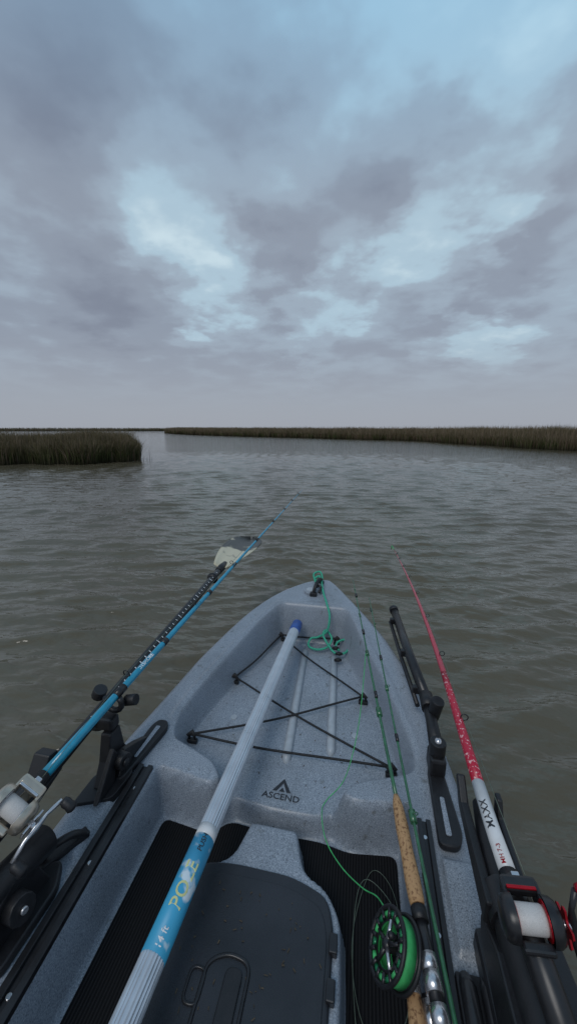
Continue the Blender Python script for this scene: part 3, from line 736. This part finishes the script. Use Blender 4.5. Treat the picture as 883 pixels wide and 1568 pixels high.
# ------------------------------------------------------------ sky
w=bpy.data.worlds.new('World'); scene.world=w; w.use_nodes=True; nt=w.node_tree; nt.nodes.clear()
out=N(nt,'ShaderNodeOutputWorld'); tc=N(nt,'ShaderNodeTexCoord')
sunaz=math.radians(200); sunel=math.radians(52)
sk=N(nt,'ShaderNodeTexSky',sky_type='NISHITA'); sk.sun_disc=False; sk.sun_elevation=sunel; sk.sun_rotation=sunaz
bgs=N(nt,'ShaderNodeBackground'); bgs.inputs['Strength'].default_value=.10; nt.links.new(sk.outputs[0],bgs.inputs['Color'])
def VM(op,a,b=None):
    n=N(nt,'ShaderNodeVectorMath',operation=op)
    for i,s in enumerate((a,b)):
        if s is None: continue
        if hasattr(s,'links'): nt.links.new(s,n.inputs[i])
        else: n.inputs[i].default_value=s
    return n
def MA(op,a,b=None,c=None,clamp=False):
    n=N(nt,'ShaderNodeMath',operation=op); n.use_clamp=clamp
    for i,s in enumerate((a,b,c)):
        if s is None: continue
        if isinstance(s,(int,float)): n.inputs[i].default_value=s
        else: nt.links.new(s,n.inputs[i])
    return n.outputs[0]
dirn=VM('NORMALIZE',tc.outputs['Generated']).outputs[0]
sp=N(nt,'ShaderNodeSeparateXYZ'); nt.links.new(dirn,sp.inputs[0])
den=MA('ADD',MA('MAXIMUM',sp.outputs[2],0.),.16)
cb=N(nt,'ShaderNodeCombineXYZ'); nt.links.new(MA('DIVIDE',sp.outputs[0],den),cb.inputs[0]); nt.links.new(MA('DIVIDE',sp.outputs[1],den),cb.inputs[1])
plane=cb.outputs[0]
def noise(vec,scale,detail,rough=.5,lac=2.):
    n=N(nt,'ShaderNodeTexNoise'); n.inputs['Scale'].default_value=scale; n.inputs['Detail'].default_value=detail; n.inputs['Roughness'].default_value=rough
    nt.links.new(vec,n.inputs['Vector']); return n
nd=noise(plane,1.9,5,.55)
off=VM('SCALE',VM('SUBTRACT',nd.outputs['Color'],(.5,.5,.5)).outputs[0]); off.inputs[3].default_value=.46
dd=VM('ADD',dirn,off.outputs[0]).outputs[0]
f1=noise(plane,1.5,6,.48).outputs['Fac']; f2=noise(plane,4.2,4,.50).outputs['Fac']
def skyd(lat,fwd,up):
    v=Vector((lat*CA-fwd*SA,lat*SA+fwd*CA,up)); return v.normalized()
blobs=[(-.338,1.151,.575,.16,.40),(-.30,1.12,.47,.11,.22),(-.16,1.105,.357,.09,.36),(.386,1.132,.478,.11,.54),(.563,1.13,.469,.08,.48),(.527,1.076,.228,.11,.50),(.633,1.209,.80,.17,.40),
 (.139,1.109,.374,.10,.36),(.068,1.267,1.10,.34,.20),(-.62,1.135,.493,.12,.30),(.42,1.09,.29,.08,.25),(.02,1.08,.25,.07,.22),(.55,1.3,1.15,.25,.18),(.26,1.12,.42,.08,.2),(-.05,1.14,.62,.10,.16),
 (-.515,1.201,.786,.24,-.18),(.33,1.167,.633,.15,-.27),(-.568,1.1126,.391,.17,-.26),(-.02,1.124,.46,.10,-.24),(.457,1.101,.345,.11,-.28),(.72,1.178,.66,.14,-.26),(-.35,1.08,.25,.16,-.14),(.1,1.2,.78,.2,-.12),(.6,1.1,.36,.09,-.2)]
acc=None
for la,fw,up,rad,wt in blobs:
    dist=N(nt,'ShaderNodeVectorMath',operation='DISTANCE'); nt.links.new(dd,dist.inputs[0]); dist.inputs[1].default_value=skyd(la,fw,up)
    mrn=N(nt,'ShaderNodeMapRange',interpolation_type='SMOOTHSTEP'); mrn.inputs['From Min'].default_value=0; mrn.inputs['From Max'].default_value=rad*1.4
    mrn.inputs['To Min'].default_value=wt; mrn.inputs['To Max'].default_value=0
    nt.links.new(dist.outputs['Value'],mrn.inputs['Value'])
    acc=mrn.outputs[0] if acc is None else MA('ADD',acc,mrn.outputs[0])
fb=MA('ADD',MA('MULTIPLY',MA('SUBTRACT',f1,.5),.90),MA('MULTIPLY',MA('SUBTRACT',f2,.5),.50))
lowf=N(nt,'ShaderNodeMapRange',interpolation_type='SMOOTHSTEP'); lowf.inputs['From Min'].default_value=.02; lowf.inputs['From Max'].default_value=.22; nt.links.new(sp.outputs[2],lowf.inputs['Value'])
tv=MA('ADD',MA('MULTIPLY',MA('ADD',acc,fb),lowf.outputs[0]),.38,clamp=True)
cr=ramp(nt,[(0,(.220,.250,.318)),(.28,(.280,.325,.400)),(.48,(.345,.422,.510)),(.70,(.43,.575,.68)),(1.,(.60,.745,.82))])
cr.color_ramp.interpolation='EASE'
nt.links.new(tv,cr.inputs['Fac'])
hz=N(nt,'ShaderNodeMix',data_type='RGBA'); hz.inputs[7].default_value=(.345,.368,.420,1)
hr=N(nt,'ShaderNodeMapRange',interpolation_type='SMOOTHSTEP'); hr.inputs['From Min'].default_value=.0; hr.inputs['From Max'].default_value=.26; hr.inputs['To Min'].default_value=.85; hr.inputs['To Max'].default_value=0
nt.links.new(sp.outputs[2],hr.inputs['Value']); nt.links.new(hr.outputs[0],hz.inputs[0]); nt.links.new(cr.outputs['Color'],hz.inputs[6])
bl=N(nt,'ShaderNodeMix',data_type='RGBA',blend_type='MULTIPLY'); bl.inputs[7].default_value=(.76,.97,1.10,1)
br_=N(nt,'ShaderNodeMapRange',interpolation_type='SMOOTHSTEP'); br_.inputs['From Min'].default_value=.40; br_.inputs['From Max'].default_value=.72
nt.links.new(sp.outputs[2],br_.inputs['Value']); nt.links.new(br_.outputs[0],bl.inputs[0]); nt.links.new(hz.outputs[2],bl.inputs[6])
bgc=N(nt,'ShaderNodeBackground'); nt.links.new(bl.outputs[2],bgc.inputs['Color']); bgc.inputs['Strength'].default_value=1.
ms=N(nt,'ShaderNodeMixShader'); ms.inputs[0].default_value=.96
nt.links.new(bgs.outputs[0],ms.inputs[1]); nt.links.new(bgc.outputs[0],ms.inputs[2]); nt.links.new(ms.outputs[0],out.inputs[0])

sl=bpy.data.lights.new('sun','SUN'); sl.energy=1.0; sl.angle=math.radians(28); sl.color=(1,.97,.93)
so=link(bpy.data.objects.new('sun',sl)); 
sd=Vector((math.sin(sunaz)*math.cos(sunel),math.cos(sunaz)*math.cos(sunel),math.sin(sunel)))
so.rotation_euler=sd.to_track_quat('Z','Y').to_euler()
# ------------------------------------------------------------ camera
cam=bpy.data.cameras.new('camera'); cam.sensor_fit='VERTICAL'; cam.sensor_height=24; cam.lens=24*566/1568.; cam.clip_start=.02; cam.clip_end=9000
co=link(bpy.data.objects.new('camera',cam)); co.location=(CX,0,H)
co.rotation_euler=(math.radians(90)-math.atan(127/566.),0,A)
scene.camera=co
scene.view_settings.view_transform='Standard'; scene.view_settings.look='None'; scene.view_settings.exposure=0
